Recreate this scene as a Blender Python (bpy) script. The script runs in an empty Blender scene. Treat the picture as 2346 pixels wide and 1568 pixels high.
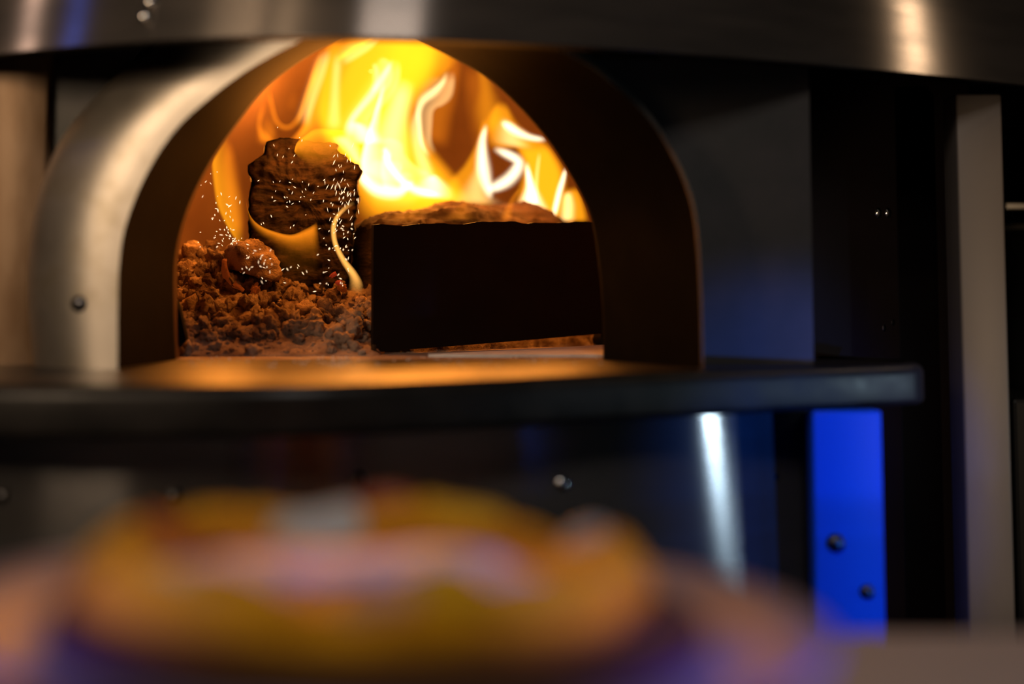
import bpy, bmesh, math, random
import numpy as np
from mathutils import Vector, Matrix, noise, Euler

# ------------------------------------------------------------------ camera, world, lights, exposure
F = 3258.0                       # focal length in pixels of the 2346 x 1568 frame (50 mm on 36 mm)
EYE = 1.25                       # eye height above the floor
PITCH = math.radians(4.5)
HORIZON = 655.0
YP = HORIZON - F * math.tan(PITCH)
SC = bpy.context.scene
COL = SC.collection
R = random.Random(7)

cam = bpy.data.cameras.new('camera')
cam.sensor_width = 36.0
cam.lens = F / 2346.0 * 36.0
cam.shift_y = -(784.0 - YP) / 2346.0
cam.dof.use_dof = True
cam.dof.focus_distance = 1.87
cam.dof.aperture_fstop = 1.25
cam.clip_start = 0.02
camo = bpy.data.objects.new('camera', cam)
COL.objects.link(camo)
camo.location = (0, 0, EYE)
camo.rotation_euler = (math.pi / 2 + PITCH, 0, 0)
SC.camera = camo

w = bpy.data.worlds.new('world')
w.use_nodes = True
w.node_tree.nodes['Background'].inputs[0].default_value = (0.30, 0.24, 0.30, 1)
w.node_tree.nodes['Background'].inputs[1].default_value = 0.004
SC.world = w

vs = SC.view_settings
vs.view_transform = 'Standard'
vs.look = 'None'
vs.gamma = 1.0
vs.exposure = 0.0
vs.use_curve_mapping = False
cy = SC.cycles
cy.use_denoising = True
cy.sample_clamp_indirect = 4.0
cy.transparent_max_bounces = 96
cy.volume_bounces = 0
cy.max_bounces = 8
cy.caustics_reflective = False
cy.caustics_refractive = False


def lamp(name, kind, loc, power, color, size=0.1, target=None, size_y=None, spot=None, spread=None):
    d = bpy.data.lights.new(name, kind)
    d.energy = power
    d.color = color
    if kind == 'AREA':
        d.size = size
        if size_y:
            d.shape = 'RECTANGLE'
            d.size_y = size_y
        if spread:
            d.spread = math.radians(spread)
    else:
        d.shadow_soft_size = size
    if kind == 'SPOT' and spot:
        d.spot_size = math.radians(spot)
        d.spot_blend = 0.6
    o = bpy.data.objects.new(name, d)
    COL.objects.link(o)
    o.location = loc
    if target is not None:
        o.rotation_euler = (Vector(target) - Vector(loc)).to_track_quat('-Z', 'Y').to_euler()
    return o


WARM = (1.0, 0.72, 0.46)
FIRE = (1.0, 0.30, 0.035)
BLUE = (0.02, 0.16, 1.0)
# room lamps (left pendant, right pendant, cool strip and blue bar lighting, lamp over the counter) and two added accent spots
lamp('pendant_left', 'AREA', (-0.98, 0.20, 1.78), 0.95, WARM, 0.42, (-0.50, 1.5, 1.37), spread=50)
lamp('added_collar_spot', 'SPOT', (-0.62, 0.15, 1.20), 48, WARM, 0.05, (-0.205, 1.47, 1.505), spot=9.5)  # added spot, only there to brighten the top of the collar
lamp('added_glint_spot', 'SPOT', (0.98, 0.55, 1.22), 11, WARM, 0.03, (0.60, 1.80, 1.14), spot=36)  # added spot, raises glints on the drum screws and lifts the post
lamp('wall_lamp_left', 'AREA', (-1.54, 1.47, 2.29), 0.3, (1.0, 0.70, 0.56), 0.05, (-0.5, 1.45, 1.5))
lamp('pendant_right', 'SPOT', (1.54, 1.58, 2.27), 3.8, WARM, 0.03, (0.5, 1.6, 1.45), spot=60)
lamp('cool_spot', 'SPOT', (1.50, 1.19, 1.09), 4, (0.60, 0.84, 1.0), 0.03, (0.2, 1.5, 1.04), spot=44)
lamp('blue_bar_light', 'SPOT', (0.95, 0.50, 1.02), 125, BLUE, 0.05, (0.37, 1.52, 1.01), spot=24)
lamp('blue_sign_left', 'AREA', (-1.48, 1.28, 2.32), 0.16, (0.05, 0.15, 1.0), 0.08, (-0.45, 1.42, 1.5))
lamp('counter_lamp', 'AREA', (0.15, 0.15, 2.35), 5.0, (1.0, 0.90, 0.82), 0.35, (0.0, 0.7, 1.08))
lamp('purple_bar_light', 'SPOT', (0.75, 0.25, 1.40), 75, (0.14, 0.09, 1.0), 0.05, (0.095, 0.63, 1.10), spot=8)
lamp('purple_bar_light', 'SPOT', (-0.85, 0.1, 1.40), 95, (0.13, 0.09, 1.0), 0.05, (-0.215, 0.60, 1.1), spot=7)
# the light of the fire itself
def P(px, py, d):
    x = (px - 1173.0) / F
    y = (YP - py) / F
    c, s = math.cos(PITCH), math.sin(PITCH)
    v = Vector((x, c - y * s, s + y * c))
    return Vector((0, 0, EYE)) + v * (d / v.y)


HZ = EYE - 0.0847                 # level of the hearth and of the landing shelf
lamp('fire_light', 'POINT', P(960, 330, 2.12), 11, FIRE, 0.09)
lamp('fire_light', 'POINT', P(1220, 400, 2.12), 4, FIRE, 0.07)
lamp('fire_light', 'POINT', P(640, 220, 2.30), 4, FIRE, 0.07)
lamp('fire_light', 'POINT', P(745, 285, 1.87), 2.6, FIRE, 0.05)
lamp('fire_light', 'POINT', P(515, 380, 2.02), 2.0, FIRE, 0.04)

# ------------------------------------------------------------------ helpers
def tag(o, label=None, cat=None, group=None, kind=None):
    if label: o['label'] = label
    if cat: o['category'] = cat
    if group: o['group'] = group
    if kind: o['kind'] = kind
    return o


def empty(name, loc, label, cat, group=None):
    o = bpy.data.objects.new(name, None)
    o.empty_display_size = 0.05
    COL.objects.link(o)
    o.location = loc
    return tag(o, label, cat, group)


def link(name, mesh, mat=None, parent=None, smooth=True, loc=None):
    o = bpy.data.objects.new(name, mesh)
    COL.objects.link(o)
    if mat is not None and not mesh.materials:
        mesh.materials.append(mat)
    if smooth:
        for p in mesh.polygons:
            p.use_smooth = True
    if parent is not None:
        o.parent = parent
        o.matrix_parent_inverse = Matrix.Translation(-parent.location) if parent.parent is None and parent.type == 'EMPTY' else parent.matrix_basis.inverted()
    if loc is not None:
        o.location = loc
    return o


def from_bm(bm, name, mat, parent=None, smooth=True, recalc=True):
    if recalc:
        bmesh.ops.recalc_face_normals(bm, faces=bm.faces)
    me = bpy.data.meshes.new(name)
    bm.to_mesh(me)
    bm.free()
    return link(name, me, mat, parent, smooth)


def sharp(o, deg=32):
    me = o.data
    bm = bmesh.new(); bm.from_mesh(me)
    lim = math.radians(deg)
    for e in bm.edges:
        if len(e.link_faces) == 2 and e.calc_face_angle(0) > lim:
            e.smooth = False
    bm.to_mesh(me); bm.free()
    return o


def catmull(pts, n):
    """n samples along a smooth curve through pts (tuples of any length), even in chord length"""
    k = len(pts)
    dims = len(pts[0])
    dense = []
    for i in range(k - 1):
        p0, p1, p2, p3 = pts[max(i - 1, 0)], pts[i], pts[i + 1], pts[min(i + 2, k - 1)]
        for j in range(16):
            t = j / 16
            dense.append(tuple(0.5 * ((2 * p1[a]) + (-p0[a] + p2[a]) * t + (2 * p0[a] - 5 * p1[a] + 4 * p2[a] - p3[a]) * t * t
                                      + (-p0[a] + 3 * p1[a] - 3 * p2[a] + p3[a]) * t ** 3) for a in range(dims)))
    dense.append(tuple(pts[-1]))
    acc = [0.0]
    for a, b in zip(dense, dense[1:]):
        acc.append(acc[-1] + math.dist(a[:2], b[:2]))
    out, j = [], 0
    for i in range(n):
        s = acc[-1] * i / (n - 1)
        while j < len(acc) - 2 and acc[j + 1] < s:
            j += 1
        u = 0 if acc[j + 1] == acc[j] else (s - acc[j]) / (acc[j + 1] - acc[j])
        out.append(tuple(dense[j][a] * (1 - u) + dense[j + 1][a] * u for a in range(dims)))
    return out


def loft(bm, rings, closed=False, cap0=False, cap1=False):
    vs_ = [[bm.verts.new(p) for p in r] for r in rings]
    n = len(rings[0])
    for a, b in zip(vs_, vs_[1:]):
        for i in range(n if closed else n - 1):
            j = (i + 1) % n
            bm.faces.new((a[i], a[j], b[j], b[i]))
    if cap0: bm.faces.new(vs_[0])
    if cap1: bm.faces.new(list(reversed(vs_[-1])))
    return vs_


def box(bm, lo, hi):
    m = Matrix.Translation([(a + b) / 2 for a, b in zip(lo, hi)]) @ Matrix.Diagonal([b - a for a, b in zip(lo, hi)] + [1])
    return bmesh.ops.create_cube(bm, size=1.0, matrix=m)['verts']


def bevel(bm, off, seg=2):
    bmesh.ops.bevel(bm, geom=list(bm.edges), offset=off, segments=seg, affect='EDGES', profile=0.5)


def fbm(p, o=4):
    return noise.fractal(p, 1.0, 2.0, o)


# ------------------------------------------------------------------ materials
def mat(name, base=(0.5, 0.5, 0.5), rough=0.5, metal=0.0, spec=0.5, emit=None, estr=0.0, aniso=0.0, arot=0.25,
        nscale=None, ncol=None, nmix=(0.4, 0.65), nstretch=(1, 1, 1), nrough=0.0, bump=0.0, bscale=60, bstretch=(1, 1, 1), detail=6, coat=0.0, sss=0.0):
    m = bpy.data.materials.new(name)
    m.use_nodes = True
    nt = m.node_tree
    b = nt.nodes['Principled BSDF']
    b.inputs['Base Color'].default_value = (*base, 1)
    b.inputs['Roughness'].default_value = rough
    b.inputs['Metallic'].default_value = metal
    b.inputs['Specular IOR Level'].default_value = spec
    b.inputs['Coat Weight'].default_value = coat
    if sss:
        b.inputs['Subsurface Weight'].default_value = sss
        b.inputs['Subsurface Radius'].default_value = (0.01, 0.005, 0.003)
    if emit:
        b.inputs['Emission Color'].default_value = (*emit, 1)
        b.inputs['Emission Strength'].default_value = estr
    tc = None
    if nscale or bump:
        tc = nt.nodes.new('ShaderNodeTexCoord')
    def tex(scale, stretch):
        mp = nt.nodes.new('ShaderNodeMapping')
        mp.inputs['Scale'].default_value = stretch
        nt.links.new(tc.outputs['Object'], mp.inputs['Vector'])
        t = nt.nodes.new('ShaderNodeTexNoise')
        t.inputs['Scale'].default_value = scale
        t.inputs['Detail'].default_value = detail
        t.inputs['Roughness'].default_value = 0.6
        nt.links.new(mp.outputs['Vector'], t.inputs['Vector'])
        return t
    if nscale:
        t = tex(nscale, nstretch)
        if ncol:
            cr = nt.nodes.new('ShaderNodeValToRGB')
            cr.color_ramp.elements[0].position = nmix[0]
            cr.color_ramp.elements[0].color = (*base, 1)
            cr.color_ramp.elements[1].position = nmix[1]
            cr.color_ramp.elements[1].color = (*ncol, 1)
            nt.links.new(t.outputs['Fac'], cr.inputs['Fac'])
            nt.links.new(cr.outputs['Color'], b.inputs['Base Color'])
        if nrough:
            mr = nt.nodes.new('ShaderNodeMapRange')
            mr.inputs['From Min'].default_value = 0.3
            mr.inputs['From Max'].default_value = 0.7
            mr.inputs['To Min'].default_value = max(0.02, rough - nrough)
            mr.inputs['To Max'].default_value = min(1.0, rough + nrough)
            nt.links.new(t.outputs['Fac'], mr.inputs['Value'])
            nt.links.new(mr.outputs['Result'], b.inputs['Roughness'])
    if bump:
        t2 = tex(bscale, bstretch)
        bp = nt.nodes.new('ShaderNodeBump')
        bp.inputs['Strength'].default_value = bump
        bp.inputs['Distance'].default_value = 0.004
        nt.links.new(t2.outputs['Fac'], bp.inputs['Height'])
        nt.links.new(bp.outputs['Normal'], b.inputs['Normal'])
    if aniso:
        tg = nt.nodes.new('ShaderNodeTangent')
        tg.direction_type = 'RADIAL'
        tg.axis = 'Z'
        b.inputs['Anisotropic'].default_value = aniso
        b.inputs['Anisotropic Rotation'].default_value = arot
        nt.links.new(tg.outputs['Tangent'], b.inputs['Tangent'])
    return m


def flame_mat(name, color, strength):
    m = bpy.data.materials.new(name)
    m.use_nodes = True
    nt = m.node_tree
    nt.nodes.remove(nt.nodes['Principled BSDF'])
    e = nt.nodes.new('ShaderNodeEmission')
    e.inputs['Color'].default_value = (*color, 1)
    e.inputs['Strength'].default_value = strength
    nt.links.new(e.outputs['Emission'], nt.nodes['Material Output'].inputs['Volume'])
    return m


M = {}
M['brushed'] = mat('brushed_steel', (0.30, 0.255, 0.22), 0.25, 0.8, aniso=1.0, arot=0.25, nscale=5, ncol=(0.20, 0.175, 0.155), nstretch=(1, 1, 6), nrough=0.02, bump=0.01, bscale=14, bstretch=(1, 1, 60))
M['base_steel'] = mat('base_steel', (0.30, 0.29, 0.29), 0.16, 0.8, aniso=1.0, arot=0.25, nscale=5, ncol=(0.25, 0.24, 0.24), nstretch=(1, 1, 5), nrough=0.02, bump=0.01, bscale=14, bstretch=(1, 1, 60))
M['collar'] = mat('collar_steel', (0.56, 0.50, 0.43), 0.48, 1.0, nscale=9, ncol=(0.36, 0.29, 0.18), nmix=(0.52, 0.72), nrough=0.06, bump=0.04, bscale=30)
M['soot'] = mat('sooty_black_steel', (0.005, 0.004, 0.0035), 0.8, 0.0, 0.03, nscale=14, ncol=(0.009, 0.007, 0.005))
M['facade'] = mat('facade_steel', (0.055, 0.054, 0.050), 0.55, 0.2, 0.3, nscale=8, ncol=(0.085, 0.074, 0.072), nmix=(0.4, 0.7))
M['side'] = mat('side_panel_metal', (0.20, 0.125, 0.07), 0.48, 0.5, nscale=12, ncol=(0.13, 0.07, 0.03), nmix=(0.45, 0.68), nstretch=(1.6, 1, 0.5), bump=0.05, bscale=25)
M['dark_panel'] = mat('dark_red_panel', (0.008, 0.004, 0.004), 0.6, 0.0, 0.15, nscale=6, ncol=(0.006, 0.003, 0.003))
M['screw'] = mat('polished_screw', (0.75, 0.73, 0.70), 0.14, 1.0)
M['dark_screw'] = mat('dark_bolt', (0.10, 0.10, 0.11), 0.3, 1.0)
M['shelf'] = mat('shelf_steel', (0.010, 0.009, 0.008), 0.36, 0.0, 0.4, nscale=18, ncol=(0.018, 0.015, 0.013), nrough=0.07, bump=0.015, bscale=80)
M['post'] = mat('satin_post', (0.22, 0.185, 0.16), 0.5, 0.2, nscale=9, ncol=(0.18, 0.15, 0.13), nstretch=(1, 1, 0.3))
M['leg'] = mat('blue_lit_leg', (0.004, 0.10, 0.75), 0.45, 0.0, 0.2)  # blue of the light put into the base colour
M['dome'] = mat('refractory', (0.11, 0.065, 0.04), 0.9, 0.0, 0.1, nscale=5, ncol=(0.075, 0.04, 0.025), nmix=(0.35, 0.7), bump=0.25, bscale=45)
M['hearth'] = mat('hearth_stone', (0.33, 0.24, 0.18), 0.75, nscale=26, ncol=(0.22, 0.14, 0.10), bump=0.15, bscale=90)
M['pale_tile'] = mat('pale_hearth_stone', (0.70, 0.66, 0.62), 0.8, nscale=40, ncol=(0.58, 0.54, 0.50), bump=0.15, bscale=120)
M['guard'] = mat('burnt_steel_plate', (0.006, 0.0035, 0.003), 0.65, 0.0, 0.15, nscale=10, ncol=(0.010, 0.0055, 0.004))
M['char'] = mat('charred_wood', (0.022, 0.012, 0.008), 0.85, 0.0, 0.3, nscale=55, ncol=(0.058, 0.030, 0.016), nmix=(0.45, 0.75), nstretch=(1, 1, 2.5), bump=0.9, bscale=110, bstretch=(1, 1, 2.5))
M['bark'] = mat('scorched_bark', (0.018, 0.010, 0.008), 0.9, 0.0, 0.15, nscale=30, ncol=(0.045, 0.024, 0.018), nmix=(0.4, 0.7), nstretch=(0.5, 1, 1.6), bump=0.9, bscale=70, bstretch=(0.5, 1, 1.6))
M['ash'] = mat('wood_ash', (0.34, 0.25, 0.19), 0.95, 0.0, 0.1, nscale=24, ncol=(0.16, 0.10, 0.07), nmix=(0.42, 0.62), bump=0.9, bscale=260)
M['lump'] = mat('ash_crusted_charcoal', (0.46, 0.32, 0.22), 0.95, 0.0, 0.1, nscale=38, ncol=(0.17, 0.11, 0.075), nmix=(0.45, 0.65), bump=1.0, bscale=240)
M['ember'] = mat('ember_and_lit_rim', (0.20, 0.07, 0.03), 0.9, emit=(1.0, 0.14, 0.012), estr=0.06, bump=0.8, bscale=150)  # embers, and the chunk's rim where emission stands for firelight
M['ember_red'] = mat('red_ember', (0.15, 0.03, 0.03), 0.9, emit=(1.0, 0.07, 0.02), estr=0.16, bump=0.8, bscale=150)
M['spark'] = mat('spark_glow', (0.2, 0.1, 0.05), 0.9, emit=(1.0, 0.70, 0.42), estr=1.7)
M['floor'] = mat('dark_floor_tiles', (0.05, 0.045, 0.045), 0.6)
M['wall'] = mat('dark_wall_paint', (0.035, 0.03, 0.035), 0.8)
M['table'] = mat('counter_laminate', (0.36, 0.32, 0.31), 0.7, 0.0, 0.2, nscale=4, ncol=(0.40, 0.345, 0.31))
M['plate'] = mat('pinkish_glazed_plate', (0.27, 0.22, 0.27), 0.42, 0.0, 0.4, nscale=5, ncol=(0.27, 0.18, 0.18), nmix=(0.45, 0.7))
M['board'] = mat('dark_wood_board', (0.10, 0.045, 0.015), 0.6, 0.0, 0.2, nscale=10, ncol=(0.055, 0.022, 0.008), nstretch=(1, 8, 1))
M['crust'] = mat('baked_crust', (0.95, 0.42, 0.008), 0.75, 0.0, 0.15, nscale=13, ncol=(0.30, 0.075, 0.003), nmix=(0.46, 0.66), bump=0.5, bscale=60, sss=0.0)
M['sauce'] = mat('orange_cheese_sauce', (0.78, 0.30, 0.02), 0.6, 0.0, 0.2, nscale=30, ncol=(0.60, 0.17, 0.02), bump=0.4, bscale=90)
M['mozz'] = mat('white_mozzarella', (0.64, 0.63, 0.62), 0.5, nscale=30, ncol=(0.54, 0.51, 0.47), bump=0.3, bscale=60)
M['ham'] = mat('pink_ham', (0.74, 0.38, 0.26), 0.5, nscale=30, ncol=(0.62, 0.26, 0.18))
M['pepperoni'] = mat('red_pepperoni', (0.42, 0.07, 0.012), 0.5, nscale=60, ncol=(0.26, 0.035, 0.01))
M['gold'] = mat('golden_cheese', (0.90, 0.50, 0.012), 0.6, 0.0, 0.2, nscale=26, ncol=(0.80, 0.34, 0.008), bump=0.3, bscale=70)
M['pot'] = mat('dark_pot', (0.012, 0.012, 0.012), 0.5, 0.0, 0.3)
M['pot_rim'] = mat('pot_rim_steel', (0.55, 0.50, 0.42), 0.35, 0.8)

# ------------------------------------------------------------------ setting
def room():
    def slab(name, lo, hi, m):
        bm = bmesh.new(); box(bm, lo, hi)
        tag(from_bm(bm, name, m, smooth=False), kind='structure')
    slab('floor', (-3.2, -2.2, -0.1), (3.2, 3.6, 0.0), M['floor'])
    slab('ceiling', (-3.2, -2.2, 3.0), (3.2, 3.6, 3.1), M['wall'])
    slab('wall_back', (-3.2, 3.5, 0.0), (3.2, 3.6, 3.0), M['wall'])
    slab('wall_left', (-3.3, -2.2, 0.0), (-3.2, 3.6, 3.0), M['wall'])
    slab('wall_right', (3.2, -2.2, 0.0), (3.3, 3.6, 3.0), M['wall'])
    slab('wall_front', (-3.2, -2.3, 0.0), (3.2, -2.2, 3.0), M['wall'])
room()

# ------------------------------------------------------------------ the oven
oven = empty('pizza_oven', (-0.1, 1.9, 0.0), 'round steel pizza oven with arched mouth and black landing shelf', 'oven')

ARCH_OUT = [(95, 843), (84, 760), (80, 640), (90, 520), (112, 430), (150, 340), (205, 265), (280, 190), (370, 125), (450, 74), (560, 8),
            (700, -45), (860, -75), (1020, -70), (1180, -10), (1310, 125), (1412, 212), (1482, 290), (1532, 375), (1572, 480), (1587, 640), (1592, 843)]
ARCH_RIM = [(270, 842), (270, 720), (274, 600), (290, 510), (335, 400), (400, 300), (480, 225), (560, 165), (650, 113), (740, 75), (860, 48),
            (970, 42), (1080, 52), (1200, 85), (1330, 140), (1430, 215), (1500, 290), (1550, 370), (1590, 480), (1605, 640), (1610, 842)]
ARCH_MOUTH = [(402, 824), (397, 700), (400, 580), (430, 470), (480, 370), (535, 290), (600, 208), (680, 145), (760, 100), (810, 83), (860, 77),
              (905, 80), (950, 92), (1040, 135), (1130, 190), (1230, 290), (1300, 390), (1350, 490), (1370, 600), (1380, 720), (1382, 822)]
NA = 97
def arch(pts, d):
    out = []
    for p in catmull(pts, NA):
        v = P(p[0], p[1], d)
        out.append(v)
    z0 = HZ
    for i in (0, -1):
        out[i].z = z0
    return [Vector((v.x, v.y, max(v.z, z0))) for v in out]
A = arch(ARCH_OUT, 1.50)
B = arch(ARCH_RIM, 1.46)
C = arch(ARCH_MOUTH, 1.648)
cx = Vector((-0.15, 0, HZ))
def grow(ring, k, dy):
    return [Vector((cx.x + (v.x - cx.x) * k, v.y + dy, HZ + (v.z - HZ) * k)) for v in ring]
def mixr(a, b, t, bulge=0.0):
    return [p.lerp(q, t) + Vector((0, -bulge, 0)) for p, q in zip(a, b)]

def collar():
    bm = bmesh.new()
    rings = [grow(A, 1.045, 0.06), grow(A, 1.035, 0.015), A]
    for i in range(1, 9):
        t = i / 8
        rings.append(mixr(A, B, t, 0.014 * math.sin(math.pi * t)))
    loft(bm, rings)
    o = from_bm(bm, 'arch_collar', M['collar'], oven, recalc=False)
    o['label'] = 'bright satin steel collar around the mouth'
    # domed screw at the foot of the left side
    s = P(180, 696, 1.462)
    screw('screw', s, Vector((-0.35, -1, 0.05)), 0.0085, M['dark_screw'], o)
    bm = bmesh.new()
    rings = [grow(B, 1.0, -0.001)] + [mixr(B, C, t) for t in (0.03, 0.25, 0.5, 0.75, 0.97, 1.0)] + [grow(C, 1.004, 0.006), grow(C, 1.03, 0.012)]
    loft(bm, rings)
    o = from_bm(bm, 'throat_liner', M['soot'], oven, recalc=False)
    o['label'] = 'soot black inner reveal of the mouth'


def screw(name, p, n, r, m, parent):
    bm = bmesh.new()
    n = n.normalized()
    t = n.orthogonal().normalized(); b = n.cross(t)
    rings = []
    for k in range(6):
        a = k / 5 * math.pi / 2
        rr, h = r * math.cos(a) + 1e-5, r * 0.62 * math.sin(a)
        rings.append([p + n * h + (t * math.cos(q) + b * math.sin(q)) * rr for q in [2 * math.pi * i / 14 for i in range(14)]])
    rings.insert(0, [v - n * 0.006 for v in rings[0]])
    loft(bm, rings, closed=True, cap0=True, cap1=True)
    return from_bm(bm, name, m, parent)

collar()

def facade():
    ring = grow(A, 1.044, 0.062)
    d = ring[0].y
    xl, xr, zt = P(108, 700, d).x, P(1862, 700, d).x, EYE + 0.25
    n = len(ring)
    out = []
    for i, v in enumerate(ring):
        dx, dz = v.x - cx.x, v.z - HZ
        ks = []
        if dx > 1e-6: ks.append((xr - cx.x) / dx)
        if dx < -1e-6: ks.append((xl - cx.x) / dx)
        if dz > 1e-6: ks.append((zt - HZ) / dz)
        k = max(1.001, min(ks))
        out.append(Vector((cx.x + dx * k, d, HZ + dz * k)))
    bm = bmesh.new()
    loft(bm, [ring, out, [v + Vector((0, 0.03, 0)) for v in out]])
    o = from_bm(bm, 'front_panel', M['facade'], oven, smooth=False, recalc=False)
    o['label'] = 'dark grey steel panel around the arch'
    # the paler panel left of the arch
    bm = bmesh.new()
    a = [(P(112, 0, 1.545).x, 1.545), (P(60, 0, 1.537).x, 1.537), (-0.62, 1.545), (-0.75, 1.575), (-0.9, 1.64), (-1.05, 1.75)]
    pts = catmull(a, 24)
    loft(bm, [[Vector((x, y, HZ)) for x, y in pts], [Vector((x, y, EYE + 0.26)) for x, y in pts],
              [Vector((x, y + 0.02, EYE + 0.26)) for x, y in pts], [Vector((x, y + 0.02, HZ)) for x, y in pts]])
    o = from_bm(bm, 'side_panel', M['side'], oven, smooth=True)
    sharp(o)
    o['label'] = 'brownish metal panel left of the arch'
    bm = bmesh.new()
    x0, x1 = P(1840, 0, 1.72).x, P(2215, 0, 1.90).x
    vv = box(bm, (0, 0, 0.0), (1, 0.02, 1))
    for v in vv:
        t = v.co.x
        v.co = Vector((x0 + (x1 - x0) * t, 1.72 + 0.18 * t + v.co.y, (HZ - 1.12) + v.co.z * (EYE + 0.5 - HZ + 1.12)))
    o = from_bm(bm, 'drum_panel', M['dark_panel'], oven, smooth=False)
    o['label'] = 'dark side panel of the drum with screws'
    nrm = Vector((0.1, -1, 0.0))
    for px, py in ((2006, 488), (2028, 488), (2036, 739), (2016, 752), (2166, 1242), (2158, 1262)):
        t = (px - 1840) / 375
        d = 1.72 + 0.18 * t - 0.004
        screw('screw', P(px, py, d), nrm, 0.0085, M['screw'], o)
facade()

def dome():
    bm = bmesh.new()
    c0 = grow(C, 1.03, 0.012)
    big = []
    for v in C:
        dx, dz = v.x - cx.x, v.z - HZ
        big.append(Vector((cx.x + dx * 1.75, 0, HZ + dz * 1.62)))
    def at(ring, d, k=1.0):
        return [Vector((cx.x + (v.x - cx.x) * k, d, HZ + (v.z - HZ) * k)) for v in ring]
    rings = [c0, at(C, 1.70, 1.03), at(C, 1.705, 1.04), at(big, 1.715, 0.9)]
    for i in range(1, 15):
        a = i / 14 * math.pi / 2
        rings.append(at(big, 1.75 + 0.95 * math.sin(a), max(0.02, math.cos(a) ** 0.42)))
    # wobble of the hand-cast vault
    rr = []
    for k, r in enumerate(rings):
        rr.append([v + (Vector((0, 0, 0)) if k < 3 or v.z <= HZ + 1e-5 else Vector((fbm(v * 5), fbm(v * 5 + Vector((9, 0, 0))), fbm(v * 5 + Vector((0, 7, 0))))) * 0.012) for v in r])
    loft(bm, rr, cap1=True)
    o = from_bm(bm, 'dome', M['dome'], oven, recalc=False)
    o['label'] = 'fire-lit refractory dome inside the mouth'
    # hearth of firebrick tiles, laid on the diagonal
    bm = bmesh.new()
    box(bm, (-0.66, 1.652, HZ - 0.06), (0.30, 2.75, HZ - 0.004))
    h = from_bm(bm, 'hearth', M['hearth'], oven, smooth=False)
    proto = None
    ang = math.radians(33)
    for i in range(-7, 8):
        for j in range(-7, 8):
            px = -0.15 + (i * math.cos(ang) - j * math.sin(ang)) * 0.2
            py = 2.12 + (i * math.sin(ang) + j * math.cos(ang)) * 0.2
            # keep whole tiles under the vault, trim the ones that cross the sill
            bm = bmesh.new()
            box(bm, (-0.0985, -0.0985, -0.012), (0.0985, 0.0985, 0.0))
            bmesh.ops.transform(bm, matrix=Matrix.Translation((px, py, HZ + R.uniform(-0.0012, 0.0))) @ Matrix.Rotation(ang, 4, 'Z'), verts=bm.verts)
            for co, no in (((0, 1.652, 0), (0, -1, 0)), ((0, 2.68, 0), (0, 1, 0)), ((-0.62, 0, 0), (-1, 0, 0)), ((0.29, 0, 0), (1, 0, 0))):
                g = bmesh.ops.bisect_plane(bm, geom=bm.verts[:] + bm.edges[:] + bm.faces[:], plane_co=co, plane_no=no, clear_outer=True)
                if bm.faces:
                    ed = [e for e in bm.edges if e.is_boundary]
                    if ed: bmesh.ops.holes_fill(bm, edges=ed)
            if len(bm.faces) < 5:
                bm.free(); continue
            from_bm(bm, 'hearth_tile', M['hearth'], h, smooth=False)
    # the pale stone by the right of the sill
    bm = bmesh.new()
    a = [P(985, 816.5, 1.72), P(1400, 818, 1.70), P(1400, 792, 2.0)]
    lo = [Vector((p.x, p.y, HZ - 0.002)) for p in (Vector((P(985, 0, 1.715).x, 1.715, 0)), Vector((0.12, 1.700, 0)), Vector((0.16, 2.02, 0)), Vector((P(1380, 0, 1.98).x, 1.985, 0)))]
    hi = [v + Vector((0, 0, 0.005)) for v in lo]
    loft(bm, [lo, hi], closed=True, cap0=True, cap1=True)
    t = from_bm(bm, 'hearth_tile', M['pale_tile'], h, smooth=False)
    t['label'] = 'pale stone sliver at the right of the sill'
dome()

# plan curve shared by shelf, base and hood: (pixel column, distance)
def plan(pairs, n, dd=0.0, smooth=0):
    pts = [((px - 1173) / F * d, d) for px, d in pairs]
    c = catmull(pts, n)
    if smooth:                    # one rolled sheet: even curvature all along
        X = np.array([p[0] for p in pts]); Y = np.array([p[1] for p in pts])
        k = np.polyfit(X, Y, smooth)
        c = [(x, float(np.polyval(k, x))) for x in np.linspace(X[0], X[-1], n)]
    out = []
    for i, p in enumerate(c):
        a, b = c[max(i - 1, 0)], c[min(i + 1, n - 1)]
        t = Vector((b[0] - a[0], b[1] - a[1])).normalized()
        nn = Vector((-t.y, t.x))            # towards the oven
        out.append(Vector((p[0], p[1])) + nn * dd)
    return out

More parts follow.
